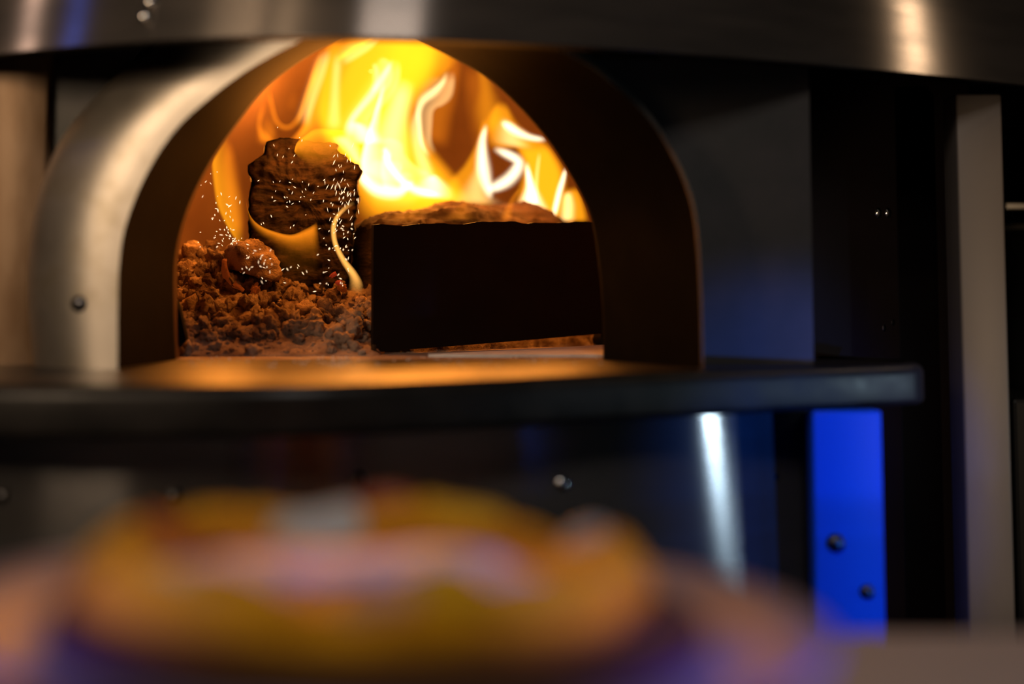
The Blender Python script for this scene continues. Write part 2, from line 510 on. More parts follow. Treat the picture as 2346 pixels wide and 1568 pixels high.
SHELF = [(-520, 1.36), (-250, 1.265), (0, 1.227), (350, 1.222), (700, 1.232), (1000, 1.281), (1400, 1.378), (1700, 1.457), (1960, 1.53), (2085, 1.567)]
def shelf():
    bm = bmesh.new()
    fr = plan(SHELF, 60)
    # round the right end back towards the drum
    last = fr[-1]
    tdir = (fr[-1] - fr[-2]).normalized(); ndir = Vector((-tdir.y, tdir.x))
    rad = 0.035
    for k in range(1, 7):
        a = k / 6 * math.pi / 2
        fr.append(last + tdir * (rad * math.sin(a)) + ndir * (rad * (1 - math.cos(a))))
    fr.append(fr[-1] + ndir * 0.16)
    n = len(fr)
    T = 0.0455
    nrm = []
    for i in range(n):
        a, b = fr[max(i - 1, 0)], fr[min(i + 1, n - 1)]
        t = (b - a).normalized(); nrm.append(Vector((-t.y, t.x)))
    prof = [(0.010, 0.0)]
    r = 0.012
    for k in range(7):
        a = k / 6 * math.pi / 2
        prof.append((r - r * math.sin(a), -(r - r * math.cos(a))))
    for k in range(7):
        a = k / 6 * math.pi / 2
        prof.append((r * 0.6 - r * 0.6 * math.cos(a), -(T - r * 0.6 + r * 0.6 * math.sin(a))))
    prof[0] = (0.02, 0.0)
    rings = []
    back = 1.9
    rings.append([Vector((p.x * 0.98, back, HZ)) for p in fr])
    for off, z in prof:
        rings.append([Vector((p.x + q.x * off, p.y + q.y * off, HZ + z)) for p, q in zip(fr, nrm)])
    rings.append([Vector((p.x * 0.98, back, HZ - T)) for p in fr])
    # the top stops short of the tiles inside the mouth
    rings[0] = [Vector((p.x * 0.98, max(1.650, p.y + 0.05), HZ)) for p in fr]
    rings[-1] = [Vector((p.x * 0.98, max(1.650, p.y + 0.05), HZ - T)) for p in fr]
    loft(bm, rings, cap0=False)
    bmesh.ops.holes_fill(bm, edges=[e for e in bm.edges if e.is_boundary])
    o = from_bm(bm, 'landing_shelf', M['shelf'], oven)
    sharp(o, 40)
    o['label'] = 'thick black landing shelf with rounded front edge'
shelf()

BASE = [(-520, 1.45), (-250, 1.35), (0, 1.315), (350, 1.31), (700, 1.32), (1000, 1.36), (1300, 1.425), (1500, 1.475), (1640, 1.513), (1760, 1.548), (1880, 1.585)]
def base():
    z1, z0 = HZ - 0.0455, 0.12
    c = plan(BASE, 80, 0.0, 2)
    bm = bmesh.new()
    back = [Vector((p.x, p.y + 0.02)) for p in c]
    def bc(p, z):
        k = 1 + 0.05 * min(0.38, z1 - z)
        return Vector((-0.1 + (p.x + 0.1) * k, 2.2 + (p.y - 2.2) * k, z))
    loft(bm, [[bc(p, z0) for p in c], [bc(p, z1 - 0.38) for p in c], [bc(p, z1 - 0.19) for p in c], [bc(p, z1) for p in c], [Vector((p.x, p.y, z1)) for p in back], [Vector((p.x, p.y, z0)) for p in back]])
    o = sharp(from_bm(bm, 'base_panel', M['base_steel'], oven))
    o['label'] = 'curved brushed steel panel under the shelf'
    for px, py in ((4, 1136), (400, 1136), (825, 1098), (1287, 1107), (1772, 1091)):
        best = min(c, key=lambda q: abs(1173 + q.x / q.y * F - px))
        i = c.index(best)
        t = (c[min(i + 1, 79)] - c[max(i - 1, 0)]).normalized()
        n = Vector((t.y, -t.x, 0.0))
        y = best.y
        for _ in range(5):
            zz = P(px, py, y).z
            best = min(c, key=lambda q: abs(1173 + bc(q, zz).x / bc(q, zz).y * F - px))
            y = bc(best, zz).y
        screw('screw', P(px, py, y - 0.001), n + Vector((0, 0, 0.2)), 0.0075, M['screw'] if px > 1000 else M['dark_screw'], o)  # left screws in dark metal: the dimmer light is put into their colour
    # plinth the drum stands on and the drum body behind the panels
    bm = bmesh.new()
    c2 = plan(BASE, 40, 0.03, 2)
    loft(bm, [[Vector((p.x, p.y, 0)) for p in c2], [Vector((p.x, p.y, 0.13)) for p in c2], [Vector((p.x, 2.6, 0.13)) for p in c2], [Vector((p.x, 2.6, 0.0)) for p in c2]], cap0=False)
    from_bm(bm, 'plinth', M['soot'], oven, smooth=False)
    # leg plate; the blue light falling on it is also painted into its colour
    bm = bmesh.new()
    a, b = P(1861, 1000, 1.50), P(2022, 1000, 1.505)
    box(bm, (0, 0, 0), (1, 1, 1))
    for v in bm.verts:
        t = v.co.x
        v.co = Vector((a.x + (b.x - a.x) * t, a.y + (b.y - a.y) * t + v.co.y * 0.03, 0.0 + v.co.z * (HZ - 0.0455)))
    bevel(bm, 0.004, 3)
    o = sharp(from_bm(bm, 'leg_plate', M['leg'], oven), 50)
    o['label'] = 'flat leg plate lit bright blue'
    screw('bolt', P(1915, 1245, 1.50), Vector((0, -1, 0.1)), 0.0095, M['dark_screw'], o)
    screw('bolt', P(1987, 1357, 1.502), Vector((0, -1, 0.1)), 0.0075, M['dark_screw'], o)
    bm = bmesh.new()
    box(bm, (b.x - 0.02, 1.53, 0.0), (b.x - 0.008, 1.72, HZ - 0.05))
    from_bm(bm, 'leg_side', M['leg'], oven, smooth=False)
base()

# ------------------------------------------------------------------ hood
HOODZ = EYE + 0.238
def hood():
    h = empty('extraction_hood', (-0.05, 1.9, HOODZ), 'brushed steel cone hood above the oven mouth', 'hood')
    c = []
    for x in np.linspace(-1.05, 1.15, 200):
        c.append(Vector((x, 1.2551 - 0.0076 * x + 0.4065 * math.sqrt((x + 0.25) ** 2 + 0.04) + 0.2 * x * x)))
    ax = Vector((0.0, 2.35))
    def ring(k, z):
        return [Vector((ax.x + (p.x - ax.x) * k, ax.y + (p.y - ax.y) * k, z)) for p in c]
    bm = bmesh.new()
    rings = [ring(0.9985, HOODZ), ring(1.0, HOODZ + 0.0015)]
    for i in range(1, 9):
        t = i / 8
        rings.append(ring(1.0 - 0.27 * t, HOODZ + 0.0015 + 0.66 * t))
    loft(bm, rings)
    o = sharp(from_bm(bm, 'hood_shell', M['brushed'], h, recalc=True), 40)
    bm = bmesh.new()
    loft(bm, [ring(0.9984, HOODZ), ring(0.974, HOODZ + 0.0005), ring(0.955, HOODZ + 0.01), ring(0.83, HOODZ + 0.36)])
    u = from_bm(bm, 'hood_lining', M['soot'], h)
    for px, py in ((330, 36), (343, 3), (1240, -40), (700, -40)):
        # find the point of the cone at this pixel
        p = min(c, key=lambda q: abs(1173 + q.x / q.y * F - px))
        y = p.y
        for _ in range(6):
            k = 1 - 0.27 * (P(px, py, y).z - HOODZ) / 0.66
            y = ax.y + (p.y - ax.y) * k
        screw('screw', P(px, py, y - 0.002), Vector((0.02, -1, 0.3)), 0.0055, M['screw'], h)
    # flue pipe up to the ceiling
    bm = bmesh.new()
    loft(bm, [[Vector((0.05 + 0.16 * math.cos(a), 2.0 + 0.16 * math.sin(a), z)) for a in [2 * math.pi * i / 24 for i in range(24)]] for z in (HOODZ + 0.5, 3.0)], closed=True)
    from_bm(bm, 'flue_pipe', M['base_steel'], h)
hood()

# ------------------------------------------------------------------ post
def post():
    d = 1.70
    x0, x1 = P(2181, HORIZON, d).x, P(2291, HORIZON, d).x
    x0, x1 = (2197 - 1173) / F * d, (2303 - 1173) / F * d
    zt = P(2230, 215, d).z
    o = empty('support_post', ((x0 + x1) / 2, d + 0.03, 0), 'square warm grey steel post right of the oven', 'post')
    bm = bmesh.new()
    box(bm, (x0, d, 0.012), (x1, d + 0.055, zt))
    bevel(bm, 0.0035, 3)
    p = sharp(from_bm(bm, 'tube', M['post'], o), 50)
    bm = bmesh.new()
    box(bm, (x0 - 0.03, d - 0.03, 0.0), (x1 + 0.03, d + 0.085, 0.012))
    from_bm(bm, 'foot_plate', M['post'], o, smooth=False)
post()

# ------------------------------------------------------------------ right background pot on a side counter
def pot():
    d = 2.25
    cxp = P(2440, 540, d); r = 0.105
    base_z = cxp.z - 0.24
    o = empty('stock_pot', (cxp.x, d, base_z), 'dark pot with pale steel rim at the right edge', 'pot')
    bm = bmesh.new()
    zz = P(2440, 522, d).z
    def cr(rr, z): return [Vector((cxp.x + rr * math.cos(a), d + rr * math.sin(a), z)) for a in [2 * math.pi * i / 40 for i in range(40)]]
    loft(bm, [cr(r * 0.92, base_z), cr(r, base_z + 0.015), cr(r, zz - 0.006), cr(r * 0.96, zz - 0.006), cr(r * 0.96, base_z + 0.01)], closed=True, cap0=True, cap1=True)
    sharp(from_bm(bm, 'pot_body', M['pot'], o))
    bm = bmesh.new()
    loft(bm, [cr(r * 1.02, zz - 0.005), cr(r * 1.04, zz), cr(r * 1.02, zz + 0.004), cr(r * 0.95, zz + 0.003), cr(r * 0.95, zz - 0.004)], closed=True)
    from_bm(bm, 'rim', M['pot_rim'], o)
    q = P(2312, 473, d - 0.02)
    bm = bmesh.new()
    box(bm, (q.x - 0.008, q.y - 0.006, q.z - 0.0055), (q.x + 0.20, q.y + 0.006, q.z + 0.0055))
    bevel(bm, 0.002, 2)
    box(bm, (q.x + 0.07, q.y - 0.004, zz - 0.004), (q.x + 0.08, q.y + 0.004, q.z))
    from_bm(bm, 'handle', M['pot_rim'], o, smooth=False)
    bm = bmesh.new()
    box(bm, (cxp.x - 0.16, d - 0.2, 0), (cxp.x + 0.6, d + 0.5, base_z))
    bevel(bm, 0.006, 2)
    t = from_bm(bm, 'side_cabinet', M['pot'], None, smooth=False)
    tag(t, 'black cabinet under the dark pot, right edge', 'cabinet')
pot()

# ------------------------------------------------------------------ steel guard plate before the fire
def guard():
    a, b = P(850, 700, 1.79), P(1430, 700, 2.06)
    o = empty('fire_guard_plate', (a.x, a.y, HZ), 'large dark steel plate standing on the hearth before the fire', 'fire guard')
    dirx = Vector((b.x - a.x, b.y - a.y, 0)); L = dirx.length; dirx.normalize()
    nrm = Vector((dirx.y, -dirx.x, 0))
    bm = bmesh.new()
    H, th = 0.1595, 0.005
    nx, nz = 40, 10
    def vtx(u, v, s):
        zb = 0.0015 + 0.017 * u
        top = H + 0.003 * fbm(Vector((u * 14, 0.3, 0))) * (1 if v > 0.99 else 0)
        p = Vector((a.x, a.y, HZ)) + dirx * (u * L) + Vector((0, 0, zb + v * top)) + nrm * (s * th)
        p += nrm * 0.002 * fbm(Vector((u * 3, v * 2, 4)))
        return p
    grid = {}
    for s in (0, 1):
        for i in range(nx + 1):
            for k in range(nz + 1):
                grid[s, i, k] = bm.verts.new(vtx(i / nx, k / nz, s))
    for s in (0, 1):
        for i in range(nx):
            for k in range(nz):
                f = [grid[s, i, k], grid[s, i + 1, k], grid[s, i + 1, k + 1], grid[s, i, k + 1]]
                bm.faces.new(f if s else f[::-1])
    per = [(i, 0) for i in range(nx)] + [(nx, k) for k in range(nz)] + [(i, nz) for i in range(nx, 0, -1)] + [(0, k) for k in range(nz, 0, -1)]
    for q, (i, k) in enumerate(per):
        i2, k2 = per[(q + 1) % len(per)]
        bm.faces.new((grid[0, i, k], grid[0, i2, k2], grid[1, i2, k2], grid[1, i, k]))
    sharp(from_bm(bm, 'plate', M['guard'], o), 40)
    # small foot under the near corner and a shard under the far end
    bm = bmesh.new()
    f = P(856, 815, 1.765)
    rings = [[Vector((f.x + r_ * math.cos(t), f.y + r_ * 0.7 * math.sin(t), HZ + z)) for t in [2 * math.pi * i / 14 for i in range(14)]] for r_, z in ((0.0075, 0.0), (0.0075, 0.003), (0.004, 0.005), (0.003, 0.012))]
    loft(bm, rings, closed=True, cap0=True, cap1=True)
    from_bm(bm, 'foot', M['guard'], o)
    bm = bmesh.new()
    q = b - dirx * 0.03
    bmesh.ops.create_icosphere(bm, subdivisions=2, radius=0.5)
    for v in bm.verts:
        v.co = Vector((q.x, q.y, HZ + 0.0085)) + Vector((v.co.x * 0.05, v.co.y * 0.03, max(-0.0085, min(0.0085, v.co.z * 0.03))))
    t = from_bm(bm, 'brick_shard', M['soot'], None)
    tag(t, 'dark brick shard wedged under the far end of the guard plate', 'brick')
guard()

# dark wedge just inside the left jamb
def wedge():
    bm = bmesh.new()
    d = 1.70
    p = [P(388, 690, d), P(405, 688, d), P(412, 712, d), P(427, 778, d), P(402, 806, d), P(388, 806, d)]
    bk = [v + Vector((-0.004, 0.03, 0)) for v in p]
    loft(bm, [p, bk], closed=True, cap0=True, cap1=True)
    o = from_bm(bm, 'jamb_plate', M['soot'], oven, smooth=False)
    o['label'] = 'small dark steel wedge inside the left jamb'
wedge()

# ------------------------------------------------------------------ ash heap
def lerp_tab(tab, x):
    if x <= tab[0][0]: return tab[0][1]
    for (a, ya), (b, yb) in zip(tab, tab[1:]):
        if x <= b:
            t = (x - a) / (b - a); t = t * t * (3 - 2 * t)
            return ya + (yb - ya) * t
    return tab[-1][1]

HT = [(-0.62, 0.10), (-0.52, 0.117), (-0.40, 0.124), (-0.36, 0.114), (-0.31, 0.092), (-0.26, 0.074), (-0.22, 0.080), (-0.15, 0.06), (0.0, 0.03), (0.25, 0.018)]
def heap_h(x, d):
    f = max(0.0, min(1.0, (d - 1.735 - 0.012 * noise.noise(Vector((x * 18, 0, 3)))) / 0.25))
    f = f ** 0.8
    f = f * f * (3 - 2 * f) * 0.65 + f * 0.35
    h = lerp_tab(HT, x) * f
    lim = -0.19 if d < 1.80 else -0.19 + (d - 1.80) * 1.15
    h *= max(0.0, min(1.0, (lim + 0.03 - x) / 0.05))
    if h <= 0: return -0.004
    v = Vector((x, d, 0))
    rough = 0.013 * fbm(v * 24) + 0.008 * abs(fbm(v * 55 + Vector((3, 1, 0)))) + 0.004 * fbm(v * 160)
    cell = noise.cell(v * 55) * 0.004
    h += (rough + cell) * min(1.0, f * 3.0)
    if d > 2.25: h *= max(0.0, 1 - (d - 2.25) / 0.25)
    return max(h, -0.002)


def rock(bm, c, r, rng, sub=2, squash=(1, 1, 1), amp=0.55, freq=2.0):
    off = Vector((rng.uniform(-50, 50), rng.uniform(-50, 50), rng.uniform(-50, 50)))
    rot = Euler((rng.uniform(0, 6), rng.uniform(0, 6), rng.uniform(0, 6))).to_matrix()
    vv = bmesh.ops.create_icosphere(bm, subdivisions=sub, radius=1.0)['verts']
    for v in vv:
        n = v.co.normalized()
        k = 1 + amp * fbm(n * freq + off, 5) + 0.10 * (noise.cell(n * 2.3 + off) - 0.5)
        q = rot @ Vector((n.x * squash[0], n.y * squash[1], n.z * squash[2]))
        v.co = c + q * (r * k)


def ash():
    bm = bmesh.new()
    nx, ny = 230, 150
    x0, x1, d0, d1 = -0.60, 0.26, 1.715, 2.48
    g = [[bm.verts.new((x0 + (x1 - x0) * i / nx, d0 + (d1 - d0) * (j / ny) ** 1.5, 0)) for j in range(ny + 1)] for i in range(nx + 1)]
    for row in g:
        for v in row:
            h = heap_h(v.co.x, v.co.y)
            edge = min(1.0, (v.co.x - x0) / 0.05, (x1 - v.co.x) / 0.05)
            v.co.z = HZ + h * edge - (0.0 if h > 0.0005 else 0.003)
    for i in range(nx):
        for j in range(ny):
            bm.faces.new((g[i][j], g[i + 1][j], g[i + 1][j + 1], g[i][j + 1]))
    rng = random.Random(11)
    for k in range(1500):
        px, py = rng.uniform(390, 860), rng.uniform(560, 812)
        # march along the ray down to the heap
        hit = None
        d = 1.73
        while d < 2.2:
            p = P(px, py, d)
            if p.z < HZ + heap_h(p.x, d):
                hit = p; break
            d += 0.006
        if hit is None: continue
        r = rng.choice((0.0012, 0.0015, 0.0015, 0.002, 0.002, 0.002, 0.0025, 0.0025, 0.003, 0.004, 0.006, 0.010, 0.013)) * rng.uniform(0.8, 1.25)
        if hit.y < 1.80: r *= 0.75
        if abs(px - 850) < 30 and hit.y < 1.84: r *= 0.6
        rock(bm, hit + Vector((0, 0, r * 0.25)), r, rng, 3 if r > 0.006 else 2 if r > 0.0022 else 1, (rng.uniform(0.8, 1.4), 1, rng.uniform(0.5, 0.9)))
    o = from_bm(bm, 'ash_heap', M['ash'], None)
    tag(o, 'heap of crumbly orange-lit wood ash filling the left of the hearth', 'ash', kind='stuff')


def on_heap(px, py):
    d = 1.73
    while d < 2.3:
        p = P(px, py, d)
        if p.z < HZ + heap_h(p.x, d): return p
        d += 0.004
    return P(px, py, 2.0)
ash()

LUMPS = [(440, 590, 34, 'blocky ash-crusted lump high on the left of the ash heap', (1.2, 1, 0.8)),
         (420, 625, 24, 'flat lump under the blocky one at the left of the ash heap', (1.5, 1, 0.6)),
         (405, 690, 26, 'pale lump against the left jamb of the oven mouth', (1, 1, 1.2)),
         (452, 655, 22, 'pointed ash lump right of the pale lump by the left jamb', (0.9, 1, 1.1)),
         (432, 710, 28, 'squarish ash lump above the dark wedge at the left jamb', (1.2, 1, 0.9)),
         (520, 660, 18, 'dark charcoal stub under the hollow half-burnt chunk', (1.6, 1, 0.7)),
         (652, 668, 24, 'knobbly ash lump before the foot of the upright log', (1, 1, 1.1)),
         (700, 722, 32, 'rounded orange lump right of the middle of the ash heap', (1, 1, 1.05)),
         (583, 712, 17, 'small pale block in the middle of the ash heap', (1.2, 1, 0.7)),
         (560, 740, 26, 'pitted ash lump low in the middle of the ash heap', (1.2, 1, 0.9)),
         (625, 745, 24, 'wide ash lump low in front of the rounded orange lump', (1.5, 1, 0.8)),
         (785, 755, 18, 'small round lump near the guard plate corner', (1, 1, 1)),
         (500, 705, 18, 'stubby lump left of the small pale block', (1, 1, 1)),
         (830, 700, 22, 'lump leaning on the left end of the guard plate', (1, 1, 0.8))]
def lumps():
    rng = random.Random(5)
    for px, py, s, lab, sq in LUMPS:
        p = on_heap(px, py)
        r = s / F * p.y * 0.9
        bm = bmesh.new()
        rock(bm, Vector((0, 0, 0)), r, rng, 3, sq, 0.42, 1.4)
        for v in bm.verts:
            v.co += Vector((fbm(v.co * 160 + p), 0, fbm(v.co * 150 + p * 3))) * 0.0025
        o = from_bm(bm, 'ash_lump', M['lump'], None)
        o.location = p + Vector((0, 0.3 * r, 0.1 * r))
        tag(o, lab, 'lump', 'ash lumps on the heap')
    # hollow half-burnt chunk: a curled shell of bark with a fire-lit inner edge
    p = on_heap(572, 640)
    c = P(572, 612, p.y - 0.005)
    o = empty('charcoal_chunk', (c.x, c.y, c.z - 0.03), 'hollow half-burnt chunk with fire-lit edge left of the upright log', 'charcoal')
    k = p.y / F
    bm = bmesh.new()
    # outline of an overhanging cap, hollow below
    NU, NV = 36, 14
    rings = []
    off = Vector((3, 8, 1))
    for j in range(NV + 1):
        t = j / NV
        ring = []
        for i in range(NU):
            a = 2 * math.pi * i / NU
            lat = -0.55 + t * (math.pi / 2 + 0.55)
            x = 62 * math.cos(lat) * math.cos(a) + 8
            y = 52 * math.cos(lat) * math.sin(a)
            z = 52 * math.sin(lat) * (1.0) - 0.25 * x
            q = Vector((x, y, z)) * k
            n = q.normalized()
            q *= 1 + 0.22 * fbm(n * 2.0 + off) + 0.07 * fbm(n * 7 + off)
            ring.append(c + q + Vector((0, 0, 0.006)))
        rings.append(ring)
    loft(bm, rings, closed=True, cap0=True, cap1=True)
    from_bm(bm, 'crust', M['lump'], o)
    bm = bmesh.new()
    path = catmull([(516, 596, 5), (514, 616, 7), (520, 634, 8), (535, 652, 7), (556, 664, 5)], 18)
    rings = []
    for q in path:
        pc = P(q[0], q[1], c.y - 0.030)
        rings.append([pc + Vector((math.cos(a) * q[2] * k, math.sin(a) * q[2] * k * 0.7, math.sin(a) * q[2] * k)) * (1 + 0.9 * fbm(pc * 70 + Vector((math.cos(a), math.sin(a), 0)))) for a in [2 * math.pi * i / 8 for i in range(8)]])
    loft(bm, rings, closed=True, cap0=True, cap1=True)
    e = from_bm(bm, 'fire_lit_rim', M['ember'], o)  # firelight on the inner edge put in as weak emission
    e['label'] = 'orange fire-lit inner edge'
    # embers at the foot of the upright log
    rng = random.Random(3)
    for px, py, s, m, lab in ((585, 664, 9, 'ember', 'tiny orange ember below the hollow chunk'), (776, 648, 6, 'ember_red', 'red glowing ember at the foot of the upright log, nearest the curl of flame'),
                              (764, 630, 5, 'ember_red', 'small red ember left above the larger red ember'), (785, 660, 8, 'ember', 'orange ember right of the red ember by the log foot')):
        pp = on_heap(px, py + 8)
        d = min(pp.y, 1.90)
        bm = bmesh.new()
        rock(bm, Vector((0, 0, 0)), s / F * d, rng, 3, (1, 1, 1.5), 0.8, 2.4)
        e = from_bm(bm, 'ember', M[m], None)
        e.location = P(px, py, d)
        tag(e, lab, 'ember', 'embers at the foot of the log')
lumps()

# ------------------------------------------------------------------ logs
def upright_log():
    d = 1.93
    out = [(640, 668), (606, 625), (575, 590), (566, 545), (565, 470), (568, 440), (573, 412), (565, 396), (568, 372), (586, 362), (602, 346), (608, 326), (640, 314),
           (690, 318), (738, 324), (772, 328), (770, 342), (800, 366), (822, 379), (826, 396), (816, 420), (820, 455), (813, 488), (809, 525), (803, 590), (795, 650), (750, 682), (690, 690)]
    out.append(out[0])
    pts = catmull(out, 241)[:-1]
    c = P(697, 455, d)
    o = empty('charred_log', (c.x, d + 0.06, HZ + 0.07), 'upright charred black log standing in the ash, rough end facing out', 'log')
    n = len(pts)
    rim = []
    for i, p in enumerate(pts):
        v = P(p[0], p[1], d)
        a = i / n * 2 * math.pi
        dv = (v - c)
        v = c + dv * (1 + 0.016 * fbm(Vector((math.cos(a) * 12, math.sin(a) * 12, 1))) + 0.022 * fbm(Vector((v.x * 130, 0, v.z * 130)), 3))
        rim.append(v)
    bm = bmesh.new()
    rings = []
    NR = 26
    for k in range(1, NR + 1):
        t = k / NR
        ring = []
        for i, v in enumerate(rim):
            q = c.lerp(v, t)
            rr = (q - c).length
            wob = fbm(q * 14) * 0.010
            h = 0.0012 * math.sin((rr + wob) * 300) + 0.006 * fbm(q * 20) + 0.005 * fbm(Vector((q.x * 26, 0, q.z * 110))) + 0.004 * fbm(q * 120)
            # ledge across the upper third and the hollow under it
            px = 1173 + q.x / d * F; py = HORIZON - (q.z - EYE) / d * F
            led = 1 / (1 + math.exp(-(405 + 18 * math.sin(px * 0.02) - py) / 5))
            h += 0.006 * led
            fl = max(0.0, (t - 0.9) / 0.1)
            ring.append(Vector((q.x, q.y + 0.012 - h + 0.012 * fl * fl, q.z)))
        rings.append(ring)
    body = loft(bm, rings, closed=True)
    cv = bm.verts.new(c + Vector((0, 0.008, 0)))
    for i in range(n):
        bm.faces.new((body[0][i], cv, body[0][(i + 1) % n]))
    face = from_bm(bm, 'end_grain', M['char'], o)
    bm = bmesh.new()
    rings = []
    for k in range(9):
        t = k / 8
        ring = []
        for i, v in enumerate(rim):
            q = c.lerp(v, 1.0 - 0.25 * t * t) + Vector((-0.022 * t, 0.0 + 0.08 * t + 0.024, -0.012 * t))
            nn = (v - c).normalized()
            q += nn * (0.006 * fbm(Vector((v.x * 60, q.y * 12, v.z * 60))))
            if k == 0: q = v + Vector((0, 0.012, 0))
            ring.append(q)
        rings.append(ring)
    loft(bm, rings, closed=True, cap1=True)
    from_bm(bm, 'bark', M['char'], o)

upright_log()


def lying_log():
    a = P(838, 600, 1.985); b = P(1215, 560, 2.22)
    za, zb = HZ + 0.092, HZ + 0.108
    a.z, b.z = za, zb
    o = empty('scorched_log', (a.x, a.y, HZ), 'scorched bark-covered log lying behind the dark guard plate', 'log')
    ax = (b - a).normalized()
    s = Vector((ax.y, -ax.x, 0)).normalized(); u = s.cross(ax)
    if u.z < 0: u = -u
    NU, NV = 90, 70
    rings = []
    for j in range(NV + 1):
        t = j / NV
        ring = []
        for i in range(NU):
            th = 2 * math.pi * i / NU
            r = (0.088 + 0.016 * min(1, t * 2.2))
            if t < 0.10: r *= 0.84 + 0.16 * math.sqrt(t / 0.10)
            q = a.lerp(b, t)
            n = s * math.cos(th) + u * math.sin(th)
            grain = 0.0055 * fbm(Vector((t * 5, math.cos(th) * 6, math.sin(th) * 6))) + 0.004 * fbm(Vector((t * 16, math.cos(th) * 20, math.sin(th) * 20))) + 0.002 * fbm(Vector((t * 70, math.cos(th) * 50, math.sin(th) * 50)))
            p = q + n * (r + grain)
            p.z = max(p.z, HZ + 0.002)
            ring.append(p)
        rings.append(ring)
    bm = bmesh.new()
    loft(bm, rings, closed=True, cap1=True)
    from_bm(bm, 'bark', M['bark'], o)
    bm = bmesh.new()
    e = []
    for k in range(1, 9):
        t = k / 8
        cc = a - ax * 0.0
        e.append([cc.lerp(v, t) - ax * (0.010 * (1 - t * t) + 0.005 * fbm(v * 40 * t)) * (0 if k == 8 else 1) for v in rings[0]])
    vv = loft(bm, e, closed=True, cap0=True)
    from_bm(bm, 'end_grain', M['char'], o)
lying_log()

# ------------------------------------------------------------------ flames: closed bodies of glowing gas
def prof(kind, s):
    if kind == 'lens': return math.sin(math.pi * s) ** 1.2
    if kind == 'soft': return math.sin(math.pi * s) ** 2.2
    if kind == 'flat': return min(1, 5 * s, 5 * (1 - s))
    if kind == 'edge': return min(1.0, (s / 0.14)) ** 0.8 * (1 - s) ** 2.6
    if kind == 'left': return min(1.0, (s / 0.10)) ** 0.7 * (1 - s) ** 1.3
    if kind == 'right': return min(1.0, ((1 - s) / 0.10)) ** 0.7 * s ** 1.3


def flame(name, Lp, Rp, d, thick, kind, m, parent, dslope=0.0, taper=(0.15, 0.2), nt=40, ns=16, bow=0.0, label=None):
    L_, R_ = catmull(Lp, nt), catmull(Rp, nt)
    bm = bmesh.new()
    rings = []
    for j in range(nt):
        t = j / (nt - 1)
        e = 1.0
        if t < taper[0]: e = math.sin(t / taper[0] * math.pi / 2) ** 1.2
        if t > 1 - taper[1]: e = min(e, math.sin((1 - t) / taper[1] * math.pi / 2) ** 1.2)
        front, back = [], []
        for i in range(ns + 1):
            s = i / ns
            px = L_[j][0] * (1 - s) + R_[j][0] * s
            py = L_[j][1] * (1 - s) + R_[j][1] * s
            dd = d + dslope * t + bow * (4 * s * (1 - s)) + 0.012 * math.sin(t * 5 + d * 40)
            th = max(2e-4, thick * prof(kind, s) * e)
            front.append(P(px, py, dd - th / 2))
            back.append(P(px, py, dd + th / 2))
        rings.append(front + back[::-1])
    loft(bm, rings, closed=True, cap0=True, cap1=True)
    o = from_bm(bm, name, m, parent)
    if label: o['label'] = label
    return o


def streak(name, path, d, thick, m, parent, kind='lens', **kw):
    """a filament from a centre line (px, py, half width in px)"""
    pts = catmull(path, 30)
    Lp, Rp = [], []
    for i, p in enumerate(pts):
        a, b = pts[max(i - 1, 0)], pts[min(i + 1, 29)]
        t = Vector((b[0] - a[0], b[1] - a[1])).normalized()
        Lp.append((p[0] + t.y * p[2], p[1] - t.x * p[2]))
        Rp.append((p[0] - t.y * p[2], p[1] + t.x * p[2]))
    return flame(name, Lp, Rp, d, thick, kind, m, parent, **kw)

OR = (1.0, 0.26, 0.008)
YE = (1.0, 0.37, 0.006)
AM = (1.0, 0.29, 0.008)
TA = (1.0, 0.44, 0.085)
PA = (1.0, 0.74, 0.30)
WH = (1.0, 0.88, 0.58)
FM = {}
for nm, col in (('orange', OR), ('amber', AM), ('tan', TA), ('yellow', YE), ('pale', PA), ('white', WH)):
    for k in (3, 6, 10, 16, 26, 40, 60):
        FM[nm, k] = (col, k)
def fm(nm, k):
    if not isinstance(FM[nm, k], bpy.types.Material):
        col, st = FM[nm, k]
        FM[nm, k] = flame_mat('flame_%s_gas_%d' % (nm, k), col, st)
    return FM[nm, k]

def fire_streak(parent):
    def st(path, d, thick, m, veil=True, **k):
        # a bright core inside a broader, thinner veil
        streak('flame_streak', [(x, y, h * 1.8) for x, y, h in path], d, thick, m, parent, kind='soft', **k)
        if veil: streak('flame_veil', [(x + h * 1.6, y - h, h * 4.5) for x, y, h in path], d + 0.03, 0.04, fm('pale', 16), parent, kind='left', **k)
    return st

